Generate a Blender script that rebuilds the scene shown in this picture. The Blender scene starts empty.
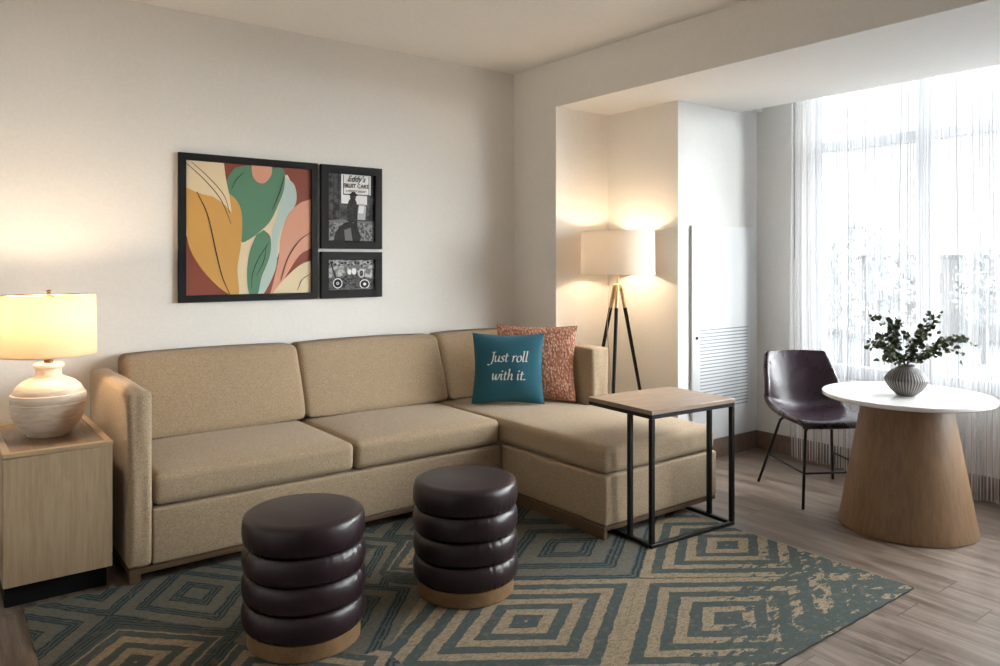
import bpy, bmesh, math, random
from mathutils import Vector, Matrix
random.seed(7)
C = bpy.context.scene
COL = C.collection
PI = math.pi
H = 1.4

# ------------------------------------------------------------------ node helpers
def lin(r, g, b):
    def f(c):
        c /= 255.0
        return c/12.92 if c <= 0.04045 else ((c+0.055)/1.055)**2.4
    return (f(r), f(g), f(b), 1.0)

class S:
    """scalar socket with arithmetic"""
    def __init__(s, nt, sock): s.nt, s.k = nt, sock
    def op(s, o, b=None, c=None, clamp=False):
        n = s.nt.nodes.new('ShaderNodeMath'); n.operation = o; n.use_clamp = clamp
        for i, v in enumerate((s, b, c)):
            if v is None: continue
            if isinstance(v, S): s.nt.links.new(v.k, n.inputs[i])
            else: n.inputs[i].default_value = v
        return S(s.nt, n.outputs[0])
    def __add__(s, b): return s.op('ADD', b)
    def __sub__(s, b): return s.op('SUBTRACT', b)
    def __mul__(s, b): return s.op('MULTIPLY', b)
    def abs(s): return s.op('ABSOLUTE')
    def lt(s, b): return s.op('LESS_THAN', b)
    def gt(s, b): return s.op('GREATER_THAN', b)
    def min(s, b): return s.op('MINIMUM', b)
    def max(s, b): return s.op('MAXIMUM', b)
    def cos(s): return s.op('COSINE')
    def sin(s): return s.op('SINE')
    def smooth(s, lo, hi, a=0.0, b=1.0):
        n = s.nt.nodes.new('ShaderNodeMapRange'); n.interpolation_type = 'SMOOTHSTEP'
        s.nt.links.new(s.k, n.inputs[0])
        for i, v in enumerate((lo, hi, a, b)): n.inputs[i+1].default_value = v
        return S(s.nt, n.outputs[0])

def newmat(name, color=(0.8, 0.8, 0.8, 1), rough=0.5, metal=0.0, **kw):
    m = bpy.data.materials.new(name); m.use_nodes = True
    nt = m.node_tree; b = nt.nodes['Principled BSDF']
    b.inputs['Base Color'].default_value = color
    b.inputs['Roughness'].default_value = rough
    b.inputs['Metallic'].default_value = metal
    for k, v in kw.items(): b.inputs[k.replace('_', ' ')].default_value = v
    return m
def bs(m): return m.node_tree.nodes['Principled BSDF']
def coords(nt, kind='Object', scale=(1, 1, 1), rot=(0, 0, 0)):
    t = nt.nodes.new('ShaderNodeTexCoord'); mp = nt.nodes.new('ShaderNodeMapping')
    mp.inputs['Scale'].default_value = scale; mp.inputs['Rotation'].default_value = rot
    nt.links.new(t.outputs[kind], mp.inputs[0]); return mp.outputs[0]
def noise(nt, vec, scale, detail=3, rough=0.5, dist=0.0):
    n = nt.nodes.new('ShaderNodeTexNoise'); n.inputs['Scale'].default_value = scale
    n.inputs['Detail'].default_value = detail; n.inputs['Roughness'].default_value = rough
    n.inputs['Distortion'].default_value = dist
    nt.links.new(vec, n.inputs['Vector']); return S(nt, n.outputs['Fac'])
def mixc(nt, fac, a, b):
    n = nt.nodes.new('ShaderNodeMix'); n.data_type = 'RGBA'
    if isinstance(fac, S): nt.links.new(fac.k, n.inputs[0])
    else: n.inputs[0].default_value = fac
    for v, i in ((a, 6), (b, 7)):
        if isinstance(v, tuple): n.inputs[i].default_value = v
        else: nt.links.new(v, n.inputs[i])
    return n.outputs[2]
def bump(m, h, strength=0.3, dist=0.002):
    nt = m.node_tree; b = nt.nodes.new('ShaderNodeBump')
    b.inputs['Strength'].default_value = strength; b.inputs['Distance'].default_value = dist
    nt.links.new(h.k, b.inputs['Height']); nt.links.new(b.outputs[0], bs(m).inputs['Normal'])
def sepxyz(nt, vec):
    n = nt.nodes.new('ShaderNodeSeparateXYZ'); nt.links.new(vec, n.inputs[0])
    return [S(nt, o) for o in n.outputs]
def setcol(m, sock): m.node_tree.links.new(sock, bs(m).inputs['Base Color'])

def noisy(name, c1, c2, rough, scale, sx=(1, 1, 1), bs_=0.1, bd=0.001, lo=.35, hi=.65, metal=0.0, detail=4):
    m = newmat(name, c1, rough, metal); nt = m.node_tree
    v = coords(nt, 'Object', sx); n = noise(nt, v, scale, detail)
    setcol(m, mixc(nt, n.smooth(lo, hi), c1, c2)); bump(m, n, bs_, bd); return m

# ------------------------------------------------------------------ materials
M = {}
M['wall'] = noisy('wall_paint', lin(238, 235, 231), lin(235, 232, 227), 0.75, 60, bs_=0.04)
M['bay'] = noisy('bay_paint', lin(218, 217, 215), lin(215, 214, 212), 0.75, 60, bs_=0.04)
M['ceiling'] = noisy('ceiling_paint', lin(242, 240, 237), lin(239, 237, 234), 0.8, 40, bs_=0.03)
M['base'] = noisy('baseboard_brown', lin(118, 98, 84), lin(106, 88, 76), 0.5, 20)
M['panel'] = newmat('white_enamel', lin(214, 215, 217), 0.4)
M['slot'] = newmat('slot_grey', lin(140, 145, 152), 0.6)
M['black'] = newmat('black_steel', lin(22, 22, 24), 0.42, 0.4)
M['blackwood'] = newmat('black_frame', lin(15, 14, 15), 0.6, Specular_IOR_Level=.3)
M['brass'] = newmat('brass', lin(206, 178, 134), 0.35, 0.8)
M['bronze'] = newmat('bronze', lin(120, 86, 60), 0.35, 0.9)
M['glass_frame'] = newmat('window_frame', lin(190, 192, 196), 0.5)

def wood(name, c1, c2, axis='z', rough=0.45, sc=6.0, stretch=14):
    m = newmat(name, c1, rough); nt = m.node_tree
    s = [stretch, stretch, stretch]; s['xyz'.index(axis)] = 0.8
    v = coords(nt, 'Object', tuple(s))
    n = noise(nt, v, sc, 5, 0.6, 0.4); n2 = noise(nt, v, sc*5, 3)
    f = (n*0.7 + n2*0.3).smooth(.35, .65)
    setcol(m, mixc(nt, f, c1, c2)); bump(m, n2, 0.08, 0.0005); return m
M['oak'] = wood('pale_oak_vertical', lin(170, 148, 120), lin(154, 132, 104), 'z')
M['oak_x'] = wood('pale_oak_lip', lin(172, 148, 118), lin(156, 132, 102), 'x')
M['oak_tray'] = wood('brown_oak_tray', lin(132, 110, 88), lin(112, 92, 74), 'y')
M['trim'] = wood('sofa_trim_wood', lin(104, 82, 60), lin(88, 69, 50), 'x')
M['ottowood'] = wood('ottoman_base_wood', lin(134, 104, 72), lin(118, 91, 62), 'x', sc=3)
M['pedestal'] = wood('pedestal_oak', lin(138, 108, 79), lin(122, 94, 69), 'z', sc=4)
M['ctop'] = wood('grey_walnut', lin(158, 136, 118), lin(134, 113, 97), 'x')
M['marble'] = newmat('white_stone', lin(240, 240, 240), 0.12)

def fabric(name, c1, c2, scale=1.0):
    m = newmat(name, c1, 0.95); nt = m.node_tree; v = coords(nt, 'Object')
    a = noise(nt, coords(nt, 'Object', (.6, .6, 3.0)), 330*scale, 2)
    b = noise(nt, coords(nt, 'Object', (2.4, 2.4, .5)), 330*scale, 2)
    c = noise(nt, v, 150*scale, 3)
    f = (a*0.4 + b*0.35 + c*0.25)
    setcol(m, mixc(nt, f.smooth(.36, .64), c1, c2))
    bump(m, f, 0.4, 0.002)
    bs(m).inputs['Sheen Weight'].default_value = 0.15
    return m
M['sofa'] = fabric('beige_tweed', lin(134, 113, 89), lin(187, 165, 137))
M['tealf'] = fabric('teal_linen', lin(26, 82, 100), lin(40, 100, 118), 2.0)
M['letter'] = newmat('lettering_white', lin(226, 232, 226), 0.9)

def leather(name, c1, c2, rough):
    m = newmat(name, c1, rough); nt = m.node_tree; v = coords(nt, 'Object')
    n = noise(nt, v, 9, 4); vo = nt.nodes.new('ShaderNodeTexVoronoi'); vo.inputs['Scale'].default_value = 260
    nt.links.new(v, vo.inputs['Vector'])
    setcol(m, mixc(nt, n.smooth(.1, .9), c1, c2)); bump(m, S(nt, vo.outputs['Distance']) , 0.06, 0.0006)
    rn = n.smooth(.1, .9, rough-.02, rough+.04); nt.links.new(rn.k, bs(m).inputs['Roughness'])
    return m
M['plum'] = leather('plum_leather', lin(30, 15, 22), lin(38, 20, 28), 0.36)
M['chairleather'] = leather('chair_leather', lin(42, 29, 38), lin(54, 39, 48), 0.27)

# knitted terracotta
def knit():
    m = newmat('terracotta_knit', lin(190, 120, 90), 0.95); nt = m.node_tree
    v = coords(nt, 'Object')
    vo = nt.nodes.new('ShaderNodeTexVoronoi'); vo.inputs['Scale'].default_value = 75
    nt.links.new(coords(nt, 'Object', (1.0, 1.0, 0.6)), vo.inputs['Vector'])
    d = S(nt, vo.outputs['Distance']); n = noise(nt, v, 50, 3)
    c = mixc(nt, d.smooth(.1, .6), lin(236, 190, 164), lin(188, 128, 106))
    setcol(m, mixc(nt, n.smooth(.55, .72), c, lin(226, 190, 166)))
    bump(m, d*(-1.0), 1.0, 0.008); return m
M['knit'] = knit()

# ceramics
def ceramic():
    m = newmat('cream_ceramic', lin(226, 208, 188), 0.55); nt = m.node_tree
    v = coords(nt, 'Object', (1, 1, 5)); n = noise(nt, v, 14, 4)
    setcol(m, mixc(nt, n.smooth(.35, .7), lin(232, 218, 202), lin(214, 194, 174))); bump(m, n, 0.25, 0.003); return m
M['ceramic'] = ceramic()
def vase_mat():
    m = newmat('ribbed_grey_glaze', lin(110, 104, 100), 0.45); nt = m.node_tree
    x, y, z = sepxyz(nt, coords(nt, 'Object'))
    ang = y.op('ARCTAN2', x)
    r = (ang*44.0).cos(); n = noise(nt, coords(nt, 'Object'), 24, 4)
    st = (z*260.0 + n*5.0).sin()
    f = (r*0.5 + 0.5)*0.7 + n*0.5
    setcol(m, mixc(nt, f.smooth(.3, .95), lin(50, 45, 43), lin(138, 132, 128)))
    bump(m, r + st*0.3, 0.5, 0.002); return m
M['vase'] = vase_mat()
M['leaf'] = noisy('leaf_green', lin(40, 52, 28), lin(78, 84, 34), 0.5, 22)
M['leaf2'] = noisy('leaf_grey', lin(46, 56, 54), lin(60, 68, 50), 0.5, 22)
M['stem'] = newmat('stem', lin(74, 58, 44), 0.7)

# lampshade : linen that lets light through
def shade(name, col, trans):
    m = bpy.data.materials.new(name); m.use_nodes = True; nt = m.node_tree
    nt.nodes.clear(); out = nt.nodes.new('ShaderNodeOutputMaterial')
    d = nt.nodes.new('ShaderNodeBsdfDiffuse'); t = nt.nodes.new('ShaderNodeBsdfTranslucent'); mx = nt.nodes.new('ShaderNodeMixShader')
    n = noise(nt, coords(nt, 'Object', (1, 1, 6)), 120, 2)
    c = mixc(nt, n.smooth(.35, .65), col, tuple(x*0.93 for x in col[:3])+(1,))
    nt.links.new(c, d.inputs[0]); nt.links.new(c, t.inputs[0])
    mx.inputs[0].default_value = trans
    nt.links.new(d.outputs[0], mx.inputs[1]); nt.links.new(t.outputs[0], mx.inputs[2]); nt.links.new(mx.outputs[0], out.inputs[0])
    return m
M['shade'] = shade('cream_linen_shade', lin(228, 216, 196), 0.5)
M['shade2'] = shade('white_linen_shade', lin(240, 234, 226), 0.3)
def bulbmat():
    m = newmat('frosted_bulb', lin(255, 240, 215), 0.3)
    bs(m).inputs['Emission Color'].default_value = (1, .72, .42, 1); bs(m).inputs['Emission Strength'].default_value = 12
    return m
M['bulb'] = bulbmat()

# floor planks running along Y
def floor_mat():
    m = newmat('grey_oak_planks', lin(160, 140, 124), 0.42); nt = m.node_tree
    v = coords(nt, 'Object'); x, y, z = sepxyz(nt, v)
    W = 0.18
    px = x*(1/W); ix = px.op('FLOOR'); fx = px - ix
    wn = nt.nodes.new('ShaderNodeTexWhiteNoise'); wn.noise_dimensions = '1D'
    nt.links.new(ix.k, wn.inputs['W']); off = S(nt, wn.outputs['Value'])
    py = (y + off*1.3)*(1/1.25); iy = py.op('FLOOR'); fy = py - iy
    wn2 = nt.nodes.new('ShaderNodeTexWhiteNoise'); wn2.noise_dimensions = '1D'
    nt.links.new((ix*13.7 + iy*3.1).k, wn2.inputs['W']); rnd = S(nt, wn2.outputs['Value'])
    cb = nt.nodes.new('ShaderNodeCombineXYZ')
    nt.links.new((x*9.0 + rnd*20.0).k, cb.inputs[0]); nt.links.new((y*0.9 + rnd*9.0).k, cb.inputs[1])
    g = noise(nt, cb.outputs[0], 1.6, 6, 0.62, 1.2)
    g2 = noise(nt, cb.outputs[0], 9, 4, 0.6, 0.3)
    c = mixc(nt, g.smooth(.32, .68), lin(80, 66, 56), lin(138, 123, 112))
    c = mixc(nt, (g2.smooth(.45, .75))*0.45, c, lin(80, 64, 54))
    c = mixc(nt, rnd*0.3, c, lin(138, 122, 112))
    gap = (fx.lt(0.014)).max(fy.lt(0.003))
    c = mixc(nt, gap*0.75, c, lin(62, 48, 40)); setcol(m, c)
    bump(m, g2*0.3 - gap, 0.25, 0.002)
    nt.links.new(g.smooth(.2, .8, .30, .46).k, bs(m).inputs['Roughness']); return m
M['floor'] = floor_mat()

# rug
def rug_mat():
    m = newmat('rug_wool', lin(90, 100, 95), 1.0); nt = m.node_tree
    v = coords(nt, 'Object'); x, y, z = sepxyz(nt, v)
    nz = noise(nt, v, 26, 3); nz2 = noise(nt, coords(nt, 'Object', (1, 1, 1), (0, 0, .6)), 11, 3)
    x = x + (nz - 0.5)*0.022; y = y + (nz2 - 0.5)*0.022
    # cx, cy, hx, hy, kind   (0 pinstriped, 1 tan rings, 2 tan core in pinstripes)
    T = [(1.854, 2.27, .65, .46, 1), (2.50, 2.73, .65, .46, 0), (3.14, 2.28, .64, .46, 1), (2.50, 1.81, .65, .46, 1),
         (3.14, 1.36, .64, .46, 1), (1.86, 1.36, .65, .46, 1), (3.76, 2.73, .64, .46, 1), (3.76, 1.81, .64, .46, 1), (3.14, 3.18, .64, .46, 0),
         (.585, 2.86, .45, .45, 2), (1.24, 2.80, .40, .43, 0), (1.92, 3.02, .40, .40, 2), (.91, 3.30, .36, .46, 0),
         (.25, 3.30, .36, .46, 0), (1.56, 3.28, .36, .42, 0), (2.3, 3.4, .45, .40, 0), (.91, 2.38, .42, .44, 1), (.25, 2.40, .40, .5, 0), (1.3, 1.9, .5, .46, 0)]
    best = None
    for cx, cy, hx, hy, k in T:
        d = (x - cx).abs()*(1/hx) + (y - cy).abs()*(1/hy)
        if best is None: best, typ = d, (d*0.0 + float(k))
        else:
            s = d.lt(best); typ = typ*(s*(-1.0) + 1.0) + s*float(k); best = best.min(d)
    teal, teal_d = lin(64, 75, 73), lin(28, 38, 40)
    taupe, tan = lin(104, 100, 90), lin(152, 133, 108)
    # tan rings
    tr = ((best - 0.20)*(2*PI/0.245)).cos().gt(0.02)
    # distress grows towards the +x / -y corner
    big = noise(nt, coords(nt, 'Object', (1.0, 2.2, 1), (0, 0, .5)), 4.5, 4, 0.6, 0.6)
    fine = noise(nt, coords(nt, 'Object', (1, 2.4, 1), (0, 0, .5)), 16, 4, 0.6, 0.5)
    mix_ = big*0.5 + fine*0.5
    wear = (x*0.55 - y*1.25).smooth(-1.32, -0.55, 0.34, 0.53)
    tr = tr*mix_.gt(wear)
    # pinstriped bands
    band = ((best - 0.05)*(2*PI/0.36)).cos().lt(-0.12)
    fl = ((best*(2*PI/0.06)).cos()).gt(0.15)
    c1 = mixc(nt, tr, teal, tan)
    cp = mixc(nt, band, taupe, mixc(nt, fl, lin(66, 84, 88), lin(20, 28, 32)))
    # core in stripes
    outer = best.gt(0.66)
    co = mixc(nt, outer, c1, mixc(nt, fl*best.gt(0.72), lin(62, 74, 76), teal_d))
    c = mixc(nt, typ.gt(0.5), cp, c1); c = mixc(nt, typ.gt(1.5), c, co)
    pile = noise(nt, coords(nt, 'Object', (1, 4, 1), (0, 0, .65)), 60, 4, 0.75)
    mot = noise(nt, v, 34, 3)
    c = mixc(nt, pile.smooth(.42, .66)*0.7, c, lin(50, 54, 50))
    c = mixc(nt, mot.smooth(.52, .75)*0.35, c, lin(118, 106, 88))
    setcol(m, c); bump(m, pile + tr*0.4, 0.6, 0.004); return m
M['rug'] = rug_mat()
M['rugedge'] = newmat('rug_binding', lin(52, 50, 46), 0.95)

# sheer curtain
def sheer():
    m = bpy.data.materials.new('sheer_striped_voile'); m.use_nodes = True; nt = m.node_tree
    nt.nodes.clear(); out = nt.nodes.new('ShaderNodeOutputMaterial')
    uv = nt.nodes.new('ShaderNodeUVMap'); uv.uv_map = 'UVMap'
    u, w, _ = sepxyz(nt, uv.outputs[0])
    cb = nt.nodes.new('ShaderNodeCombineXYZ'); nt.links.new(u.k, cb.inputs[0])
    n1 = noise(nt, cb.outputs[0], 55, 2, 0.6); n2 = noise(nt, cb.outputs[0], 7, 2)
    cell = u*(1/0.016); fc = cell.op('FRACT')
    wn = nt.nodes.new('ShaderNodeTexWhiteNoise'); wn.noise_dimensions = '1D'
    nt.links.new(cell.op('FLOOR').k, wn.inputs['W']); rnd = S(nt, wn.outputs['Value'])
    line = ((fc - 0.5).abs()).lt(0.19)*(rnd*0.6 + 0.3)
    solid = n1.smooth(.45, .7)*0.22
    op = (solid + 0.20).min(0.95)
    d = nt.nodes.new('ShaderNodeBsdfDiffuse'); t = nt.nodes.new('ShaderNodeBsdfTranslucent'); tr = nt.nodes.new('ShaderNodeBsdfTransparent')
    c = mixc(nt, 0.0, lin(240, 240, 242), lin(150, 150, 156))
    nt.links.new(c, d.inputs[0]); nt.links.new(c, t.inputs[0])
    a = nt.nodes.new('ShaderNodeMixShader'); a.inputs[0].default_value = 0.22
    nt.links.new(d.outputs[0], a.inputs[1]); nt.links.new(t.outputs[0], a.inputs[2])
    b = nt.nodes.new('ShaderNodeMixShader'); nt.links.new(op.k, b.inputs[0])
    nt.links.new(tr.outputs[0], b.inputs[1]); nt.links.new(a.outputs[0], b.inputs[2])
    th = nt.nodes.new('ShaderNodeBsdfDiffuse'); th.inputs[0].default_value = lin(222, 222, 228)
    e = nt.nodes.new('ShaderNodeMixShader'); nt.links.new((line*0.92).k, e.inputs[0])
    nt.links.new(b.outputs[0], e.inputs[1]); nt.links.new(th.outputs[0], e.inputs[2]); nt.links.new(e.outputs[0], out.inputs[0])
    return m
M['sheer'] = sheer()
def glassmat():
    m = bpy.data.materials.new('window_glass'); m.use_nodes = True; nt = m.node_tree
    nt.nodes.clear(); out = nt.nodes.new('ShaderNodeOutputMaterial')
    g = nt.nodes.new('ShaderNodeBsdfGlossy'); g.inputs['Roughness'].default_value = 0.02
    tr = nt.nodes.new('ShaderNodeBsdfTransparent'); tr.inputs[0].default_value = (.96, .98, .97, 1)
    b = nt.nodes.new('ShaderNodeMixShader'); b.inputs[0].default_value = 0.05
    nt.links.new(tr.outputs[0], b.inputs[1]); nt.links.new(g.outputs[0], b.inputs[2]); nt.links.new(b.outputs[0], out.inputs[0]); return m
M['glass'] = glassmat()
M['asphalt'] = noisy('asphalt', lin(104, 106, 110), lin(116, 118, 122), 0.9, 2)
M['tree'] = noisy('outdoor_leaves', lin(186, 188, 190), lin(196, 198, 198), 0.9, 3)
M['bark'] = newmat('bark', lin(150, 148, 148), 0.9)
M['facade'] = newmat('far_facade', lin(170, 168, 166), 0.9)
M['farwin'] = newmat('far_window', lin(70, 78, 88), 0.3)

# ------------------------------------------------------------------ object helpers
def link(name, me, mats, parent=None, smooth=True, loc=(0, 0, 0), rot=(0, 0, 0)):
    o = bpy.data.objects.new(name, me); COL.objects.link(o)
    if not isinstance(mats, (list, tuple)): mats = [mats]
    for m in mats: me.materials.append(m)
    if smooth:
        for p in me.polygons: p.use_smooth = True
        try: me.set_sharp_from_angle(angle=math.radians(40))
        except Exception: pass
    o.location = loc; o.rotation_euler = rot
    if parent: o.parent = parent
    return o
def fin(name, bm, mats, parent=None, smooth=True, **kw):
    bmesh.ops.recalc_face_normals(bm, faces=bm.faces)
    me = bpy.data.meshes.new(name); bm.to_mesh(me); bm.free()
    return link(name, me, mats, parent, smooth, **kw)
def tag(o, label=None, cat=None, group=None, kind=None):
    if label: o['label'] = label
    if cat: o['category'] = cat
    if group: o['group'] = group
    if kind: o['kind'] = kind
    return o
def thing(name, label, cat, loc=(0, 0, 0), rz=0, group=None):
    o = bpy.data.objects.new(name, None); COL.objects.link(o); o.empty_display_size = .1
    o.location = loc; o.rotation_euler = (0, 0, rz)
    return tag(o, label, cat, group)
def copy_tree(o, parent=None):
    c = o.copy(); COL.objects.link(c); c.parent = parent
    for ch in list(o.children): copy_tree(ch, c)
    return c

def box(bm, x0, x1, y0, y1, z0, z1, bev=0.0, seg=2, mi=0):
    r = bmesh.ops.create_cube(bm, size=1.0)
    vs = r['verts']
    for v in vs:
        v.co = Vector((x0+(v.co.x+.5)*(x1-x0), y0+(v.co.y+.5)*(y1-y0), z0+(v.co.z+.5)*(z1-z0)))
    fs = set(f for v in vs for f in v.link_faces)
    for f in fs: f.material_index = mi
    if bev > 0:
        es = list(set(e for v in vs for e in v.link_edges))
        bmesh.ops.bevel(bm, geom=es, offset=bev, segments=seg, affect='EDGES', profile=.5)
def BM(): return bmesh.new()
def boxobj(name, b, mat, parent=None, bev=0.0, seg=2, **kw):
    bm = BM(); box(bm, *b, bev, seg); return fin(name, bm, mat, parent, **kw)

def rbox(bm, x0, x1, y0, y1, z0, z1, r=0.03, n=10, rs=4, disp=None):
    """rounded upholstered block; disp(u,v,w,normal)->offset vector"""
    lo = Vector((x0, y0, z0)); hi = Vector((x1, y1, z1))
    def axis(a, b):
        rr = min(r, (b-a)*.499)
        L = [a + rr*(1-math.cos(i/rs*PI/2)) for i in range(rs)]
        k = max(2, n)
        L += [a+rr + (b-a-2*rr)*i/k for i in range(k+1)]
        L += [b - rr*(1-math.cos(i/rs*PI/2)) for i in range(rs-1, -1, -1)]
        return L
    ax = [axis(lo[i], hi[i]) for i in range(3)]
    rr = [min(r, (hi[i]-lo[i])*.499) for i in range(3)]
    key = {}
    def vert(i, j, k):
        t = (i, j, k)
        if t in key: return key[t]
        p = Vector((ax[0][i], ax[1][j], ax[2][k]))
        q = Vector([min(max(p[c], lo[c]+rr[c]), hi[c]-rr[c]) for c in range(3)])
        d = p-q
        nrm = d.normalized() if d.length > 1e-9 else Vector((0, 0, 1))
        R = min(rr)
        p2 = q + Vector([nrm[c]*rr[c] for c in range(3)]) if d.length > 1e-9 else p
        if disp:
            u = [2*(p[c]-lo[c])/(hi[c]-lo[c])-1 for c in range(3)]
            p2 = p2 + disp(u[0], u[1], u[2], nrm)
        key[t] = bm.verts.new(p2); return key[t]
    N = [len(a)-1 for a in ax]
    for a, b, c in ((0, 1, 2), (1, 2, 0), (2, 0, 1)):
        for side in (0, N[c]):
            for i in range(N[a]):
                for j in range(N[b]):
                    q = []
                    for di, dj in ((0, 0), (1, 0), (1, 1), (0, 1)):
                        t = [0, 0, 0]; t[a] = i+di; t[b] = j+dj; t[c] = side
                        q.append(vert(*t))
                    try: bm.faces.new(q)
                    except ValueError: pass

def puff(ax_top=0.02, ax_side=0.008, seed=0):
    rnd = random.Random(seed); a, b, c = [rnd.uniform(0, 6) for _ in range(3)]
    def f(u, v, w, n):
        e = lambda t: max(0.0, 1-abs(t)**2.6)
        o = Vector((n.x*ax_side*e(v)*e(w), n.y*ax_side*e(u)*e(w), n.z*ax_top*e(u)*e(v)))
        o += n*0.0025*math.sin(u*5+a)*math.sin(v*4+b)*math.sin(w*3+c+1)
        return o
    return f

def lathe(bm, prof, n=64, cap=True, fn=None, mi=0):
    rings = []
    for r, z in prof:
        ring = []
        for i in range(n):
            a = 2*PI*i/n; rr = r
            if fn: rr = fn(r, z, a)
            ring.append(bm.verts.new((rr*math.cos(a), rr*math.sin(a), z)))
        rings.append(ring)
    for p, q in zip(rings, rings[1:]):
        for i in range(n):
            f = bm.faces.new((p[i], p[(i+1) % n], q[(i+1) % n], q[i])); f.material_index = mi
    if cap:
        for ring in (rings[0], rings[-1]):
            try: f = bm.faces.new(ring); f.material_index = mi
            except ValueError: pass
def catmull(P, k=8):
    P = [Vector(p) for p in P]; Q = [2*P[0]-P[1]] + P + [2*P[-1]-P[-2]]; out = []
    for i in range(1, len(Q)-2):
        for s in range(k):
            t = s/k; a, b, c, d = Q[i-1:i+3]
            out.append(.5*((2*b)+(c-a)*t+(2*a-5*b+4*c-d)*t*t+(3*b-3*c+d-a)*t**3))
    out.append(P[-1]); return out
def tube(bm, pts, r, n=10, cap=True):
    pts = [Vector(p) for p in pts]; rad = r if isinstance(r, (list, tuple)) else [r]*len(pts)
    rings = []; up = Vector((0, 0, 1))
    t0 = (pts[1]-pts[0]).normalized(); s = t0.cross(up if abs(t0.z) < .95 else Vector((1, 0, 0))).normalized()
    for i, p in enumerate(pts):
        t = (pts[min(i+1, len(pts)-1)]-pts[max(i-1, 0)]).normalized()
        s = (s - t*s.dot(t)).normalized(); b = t.cross(s)
        rings.append([bm.verts.new(p + (s*math.cos(2*PI*k/n)+b*math.sin(2*PI*k/n))*rad[i]) for k in range(n)])
    for p, q in zip(rings, rings[1:]):
        for i in range(n): bm.faces.new((p[i], p[(i+1) % n], q[(i+1) % n], q[i]))
    if cap: bm.faces.new(rings[0]); bm.faces.new(rings[-1])
def struct(name, b, mat, bev=0.0):
    o = boxobj(name, b, mat, None, bev, smooth=False); o['kind'] = 'structure'; return o

# ------------------------------------------------------------------ the room
YB, X1, Y2, X2, Y3, X3 = 4.52, 3.576, 4.04, 4.098, 3.376, 5.01
XL, YF = -1.3, -2.6
CEIL, SOF = 2.83, 2.505
T = 0.12
struct('floor', (XL-T, X3+T, YF-T, YB+T, -0.1, 0), M['floor'])
struct('ceiling', (XL-T, X3+T, YF-T, YB+T, CEIL, CEIL+.1), M['ceiling'])
struct('wall_back', (XL-T, X1, YB, YB+T, 0, CEIL), M['wall'])
struct('wall_left', (XL-T, XL, YF, YB, 0, CEIL), M['wall'])
struct('wall_front', (XL-T, X3+T, YF-T, YF, 0, CEIL), M['wall'])
# short return wall beside the nook, nook walls, bay wall
struct('wall_return', (X1, X1+.9, Y2, YB+T, 0, CEIL), M['wall'])
struct('wall_nook', (X2, X2+.9, Y3, Y2, 0, CEIL), M['wall'])
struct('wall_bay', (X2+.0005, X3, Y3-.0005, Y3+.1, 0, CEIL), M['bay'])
# window wall pieces
WTOP, SILL, WL = 2.72, 0.60, 2.915
WR = -1.05
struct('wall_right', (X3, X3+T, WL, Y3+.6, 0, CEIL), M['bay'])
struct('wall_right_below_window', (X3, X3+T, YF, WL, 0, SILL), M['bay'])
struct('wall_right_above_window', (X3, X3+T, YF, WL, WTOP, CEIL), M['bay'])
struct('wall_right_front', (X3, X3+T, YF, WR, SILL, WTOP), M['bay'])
# dropped soffit (bulkhead) with a curtain pocket behind it
SX = 4.79
struct('ceiling_soffit', (X1, SX, YF, Y3-.0008, SOF, CEIL-.0005), M['wall'])
struct('ceiling_nook', (X1, X2, Y3-.0008, Y2, SOF, CEIL-.0005), M['wall'])
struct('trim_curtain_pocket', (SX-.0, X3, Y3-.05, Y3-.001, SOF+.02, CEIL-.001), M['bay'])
# baseboards
bh, bt = 0.13, 0.014
struct('baseboard_back', (XL, X1, YB-bt, YB, 0, bh), M['base'], .002)
struct('baseboard_left', (XL, XL+bt, YF, YB-bt, 0, bh), M['base'], .002)
struct('baseboard_return', (X1-bt, X1, Y2, YB-bt, 0, bh), M['base'], .002)
struct('baseboard_nook_side', (X1, X2-bt, Y2-bt, Y2, 0, bh), M['base'], .002)
struct('baseboard_nook', (X2-bt, X2, Y3, Y2, 0, bh), M['base'], .002)
struct('baseboard_bay', (X2-bt, X3, Y3-bt-.0005, Y3-.0005, 0, bh), M['base'], .002)
struct('baseboard_right', (X3-bt, X3, YF, Y3-bt-.001, 0, bh), M['base'], .002)

# windows: white-grey frames, fixed panes with a transom light above
fw = 0.055
XW0, XW1 = X3+.02, X3+.09
edges = [WL, 2.175, 1.40, .625, -.15, WR+.0]
TZ0, TZ1 = 2.17, 2.24
for i in range(5):
    y1, y0 = edges[i], edges[i+1]
    bm = BM()
    for b in ((XW0, XW1, y0, y0+fw, SILL, WTOP), (XW0, XW1, y1-fw, y1, SILL, WTOP),
              (XW0, XW1, y0+fw, y1-fw, SILL, SILL+.09), (XW0, XW1, y0+fw, y1-fw, WTOP-.06, WTOP),
              (XW0, XW1, y0+fw, y1-fw, TZ0, TZ1)):
        box(bm, *b, .004, 1)
    w = fin('window_%d' % (i+1), bm, M['glass_frame'], smooth=False); w['kind'] = 'structure'
    boxobj('glass_pane', (XW0+.03, XW0+.036, y0+fw, y1-fw, SILL+.09, TZ0), M['glass'], w, smooth=False)
    boxobj('transom_pane', (XW0+.03, XW0+.036, y0+fw, y1-fw, TZ1, WTOP-.06), M['glass'], w, smooth=False)
struct('trim_1', (X3-.02, X3+.02, WR, WL, SILL-.03, SILL), M['bay'], .003)

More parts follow.
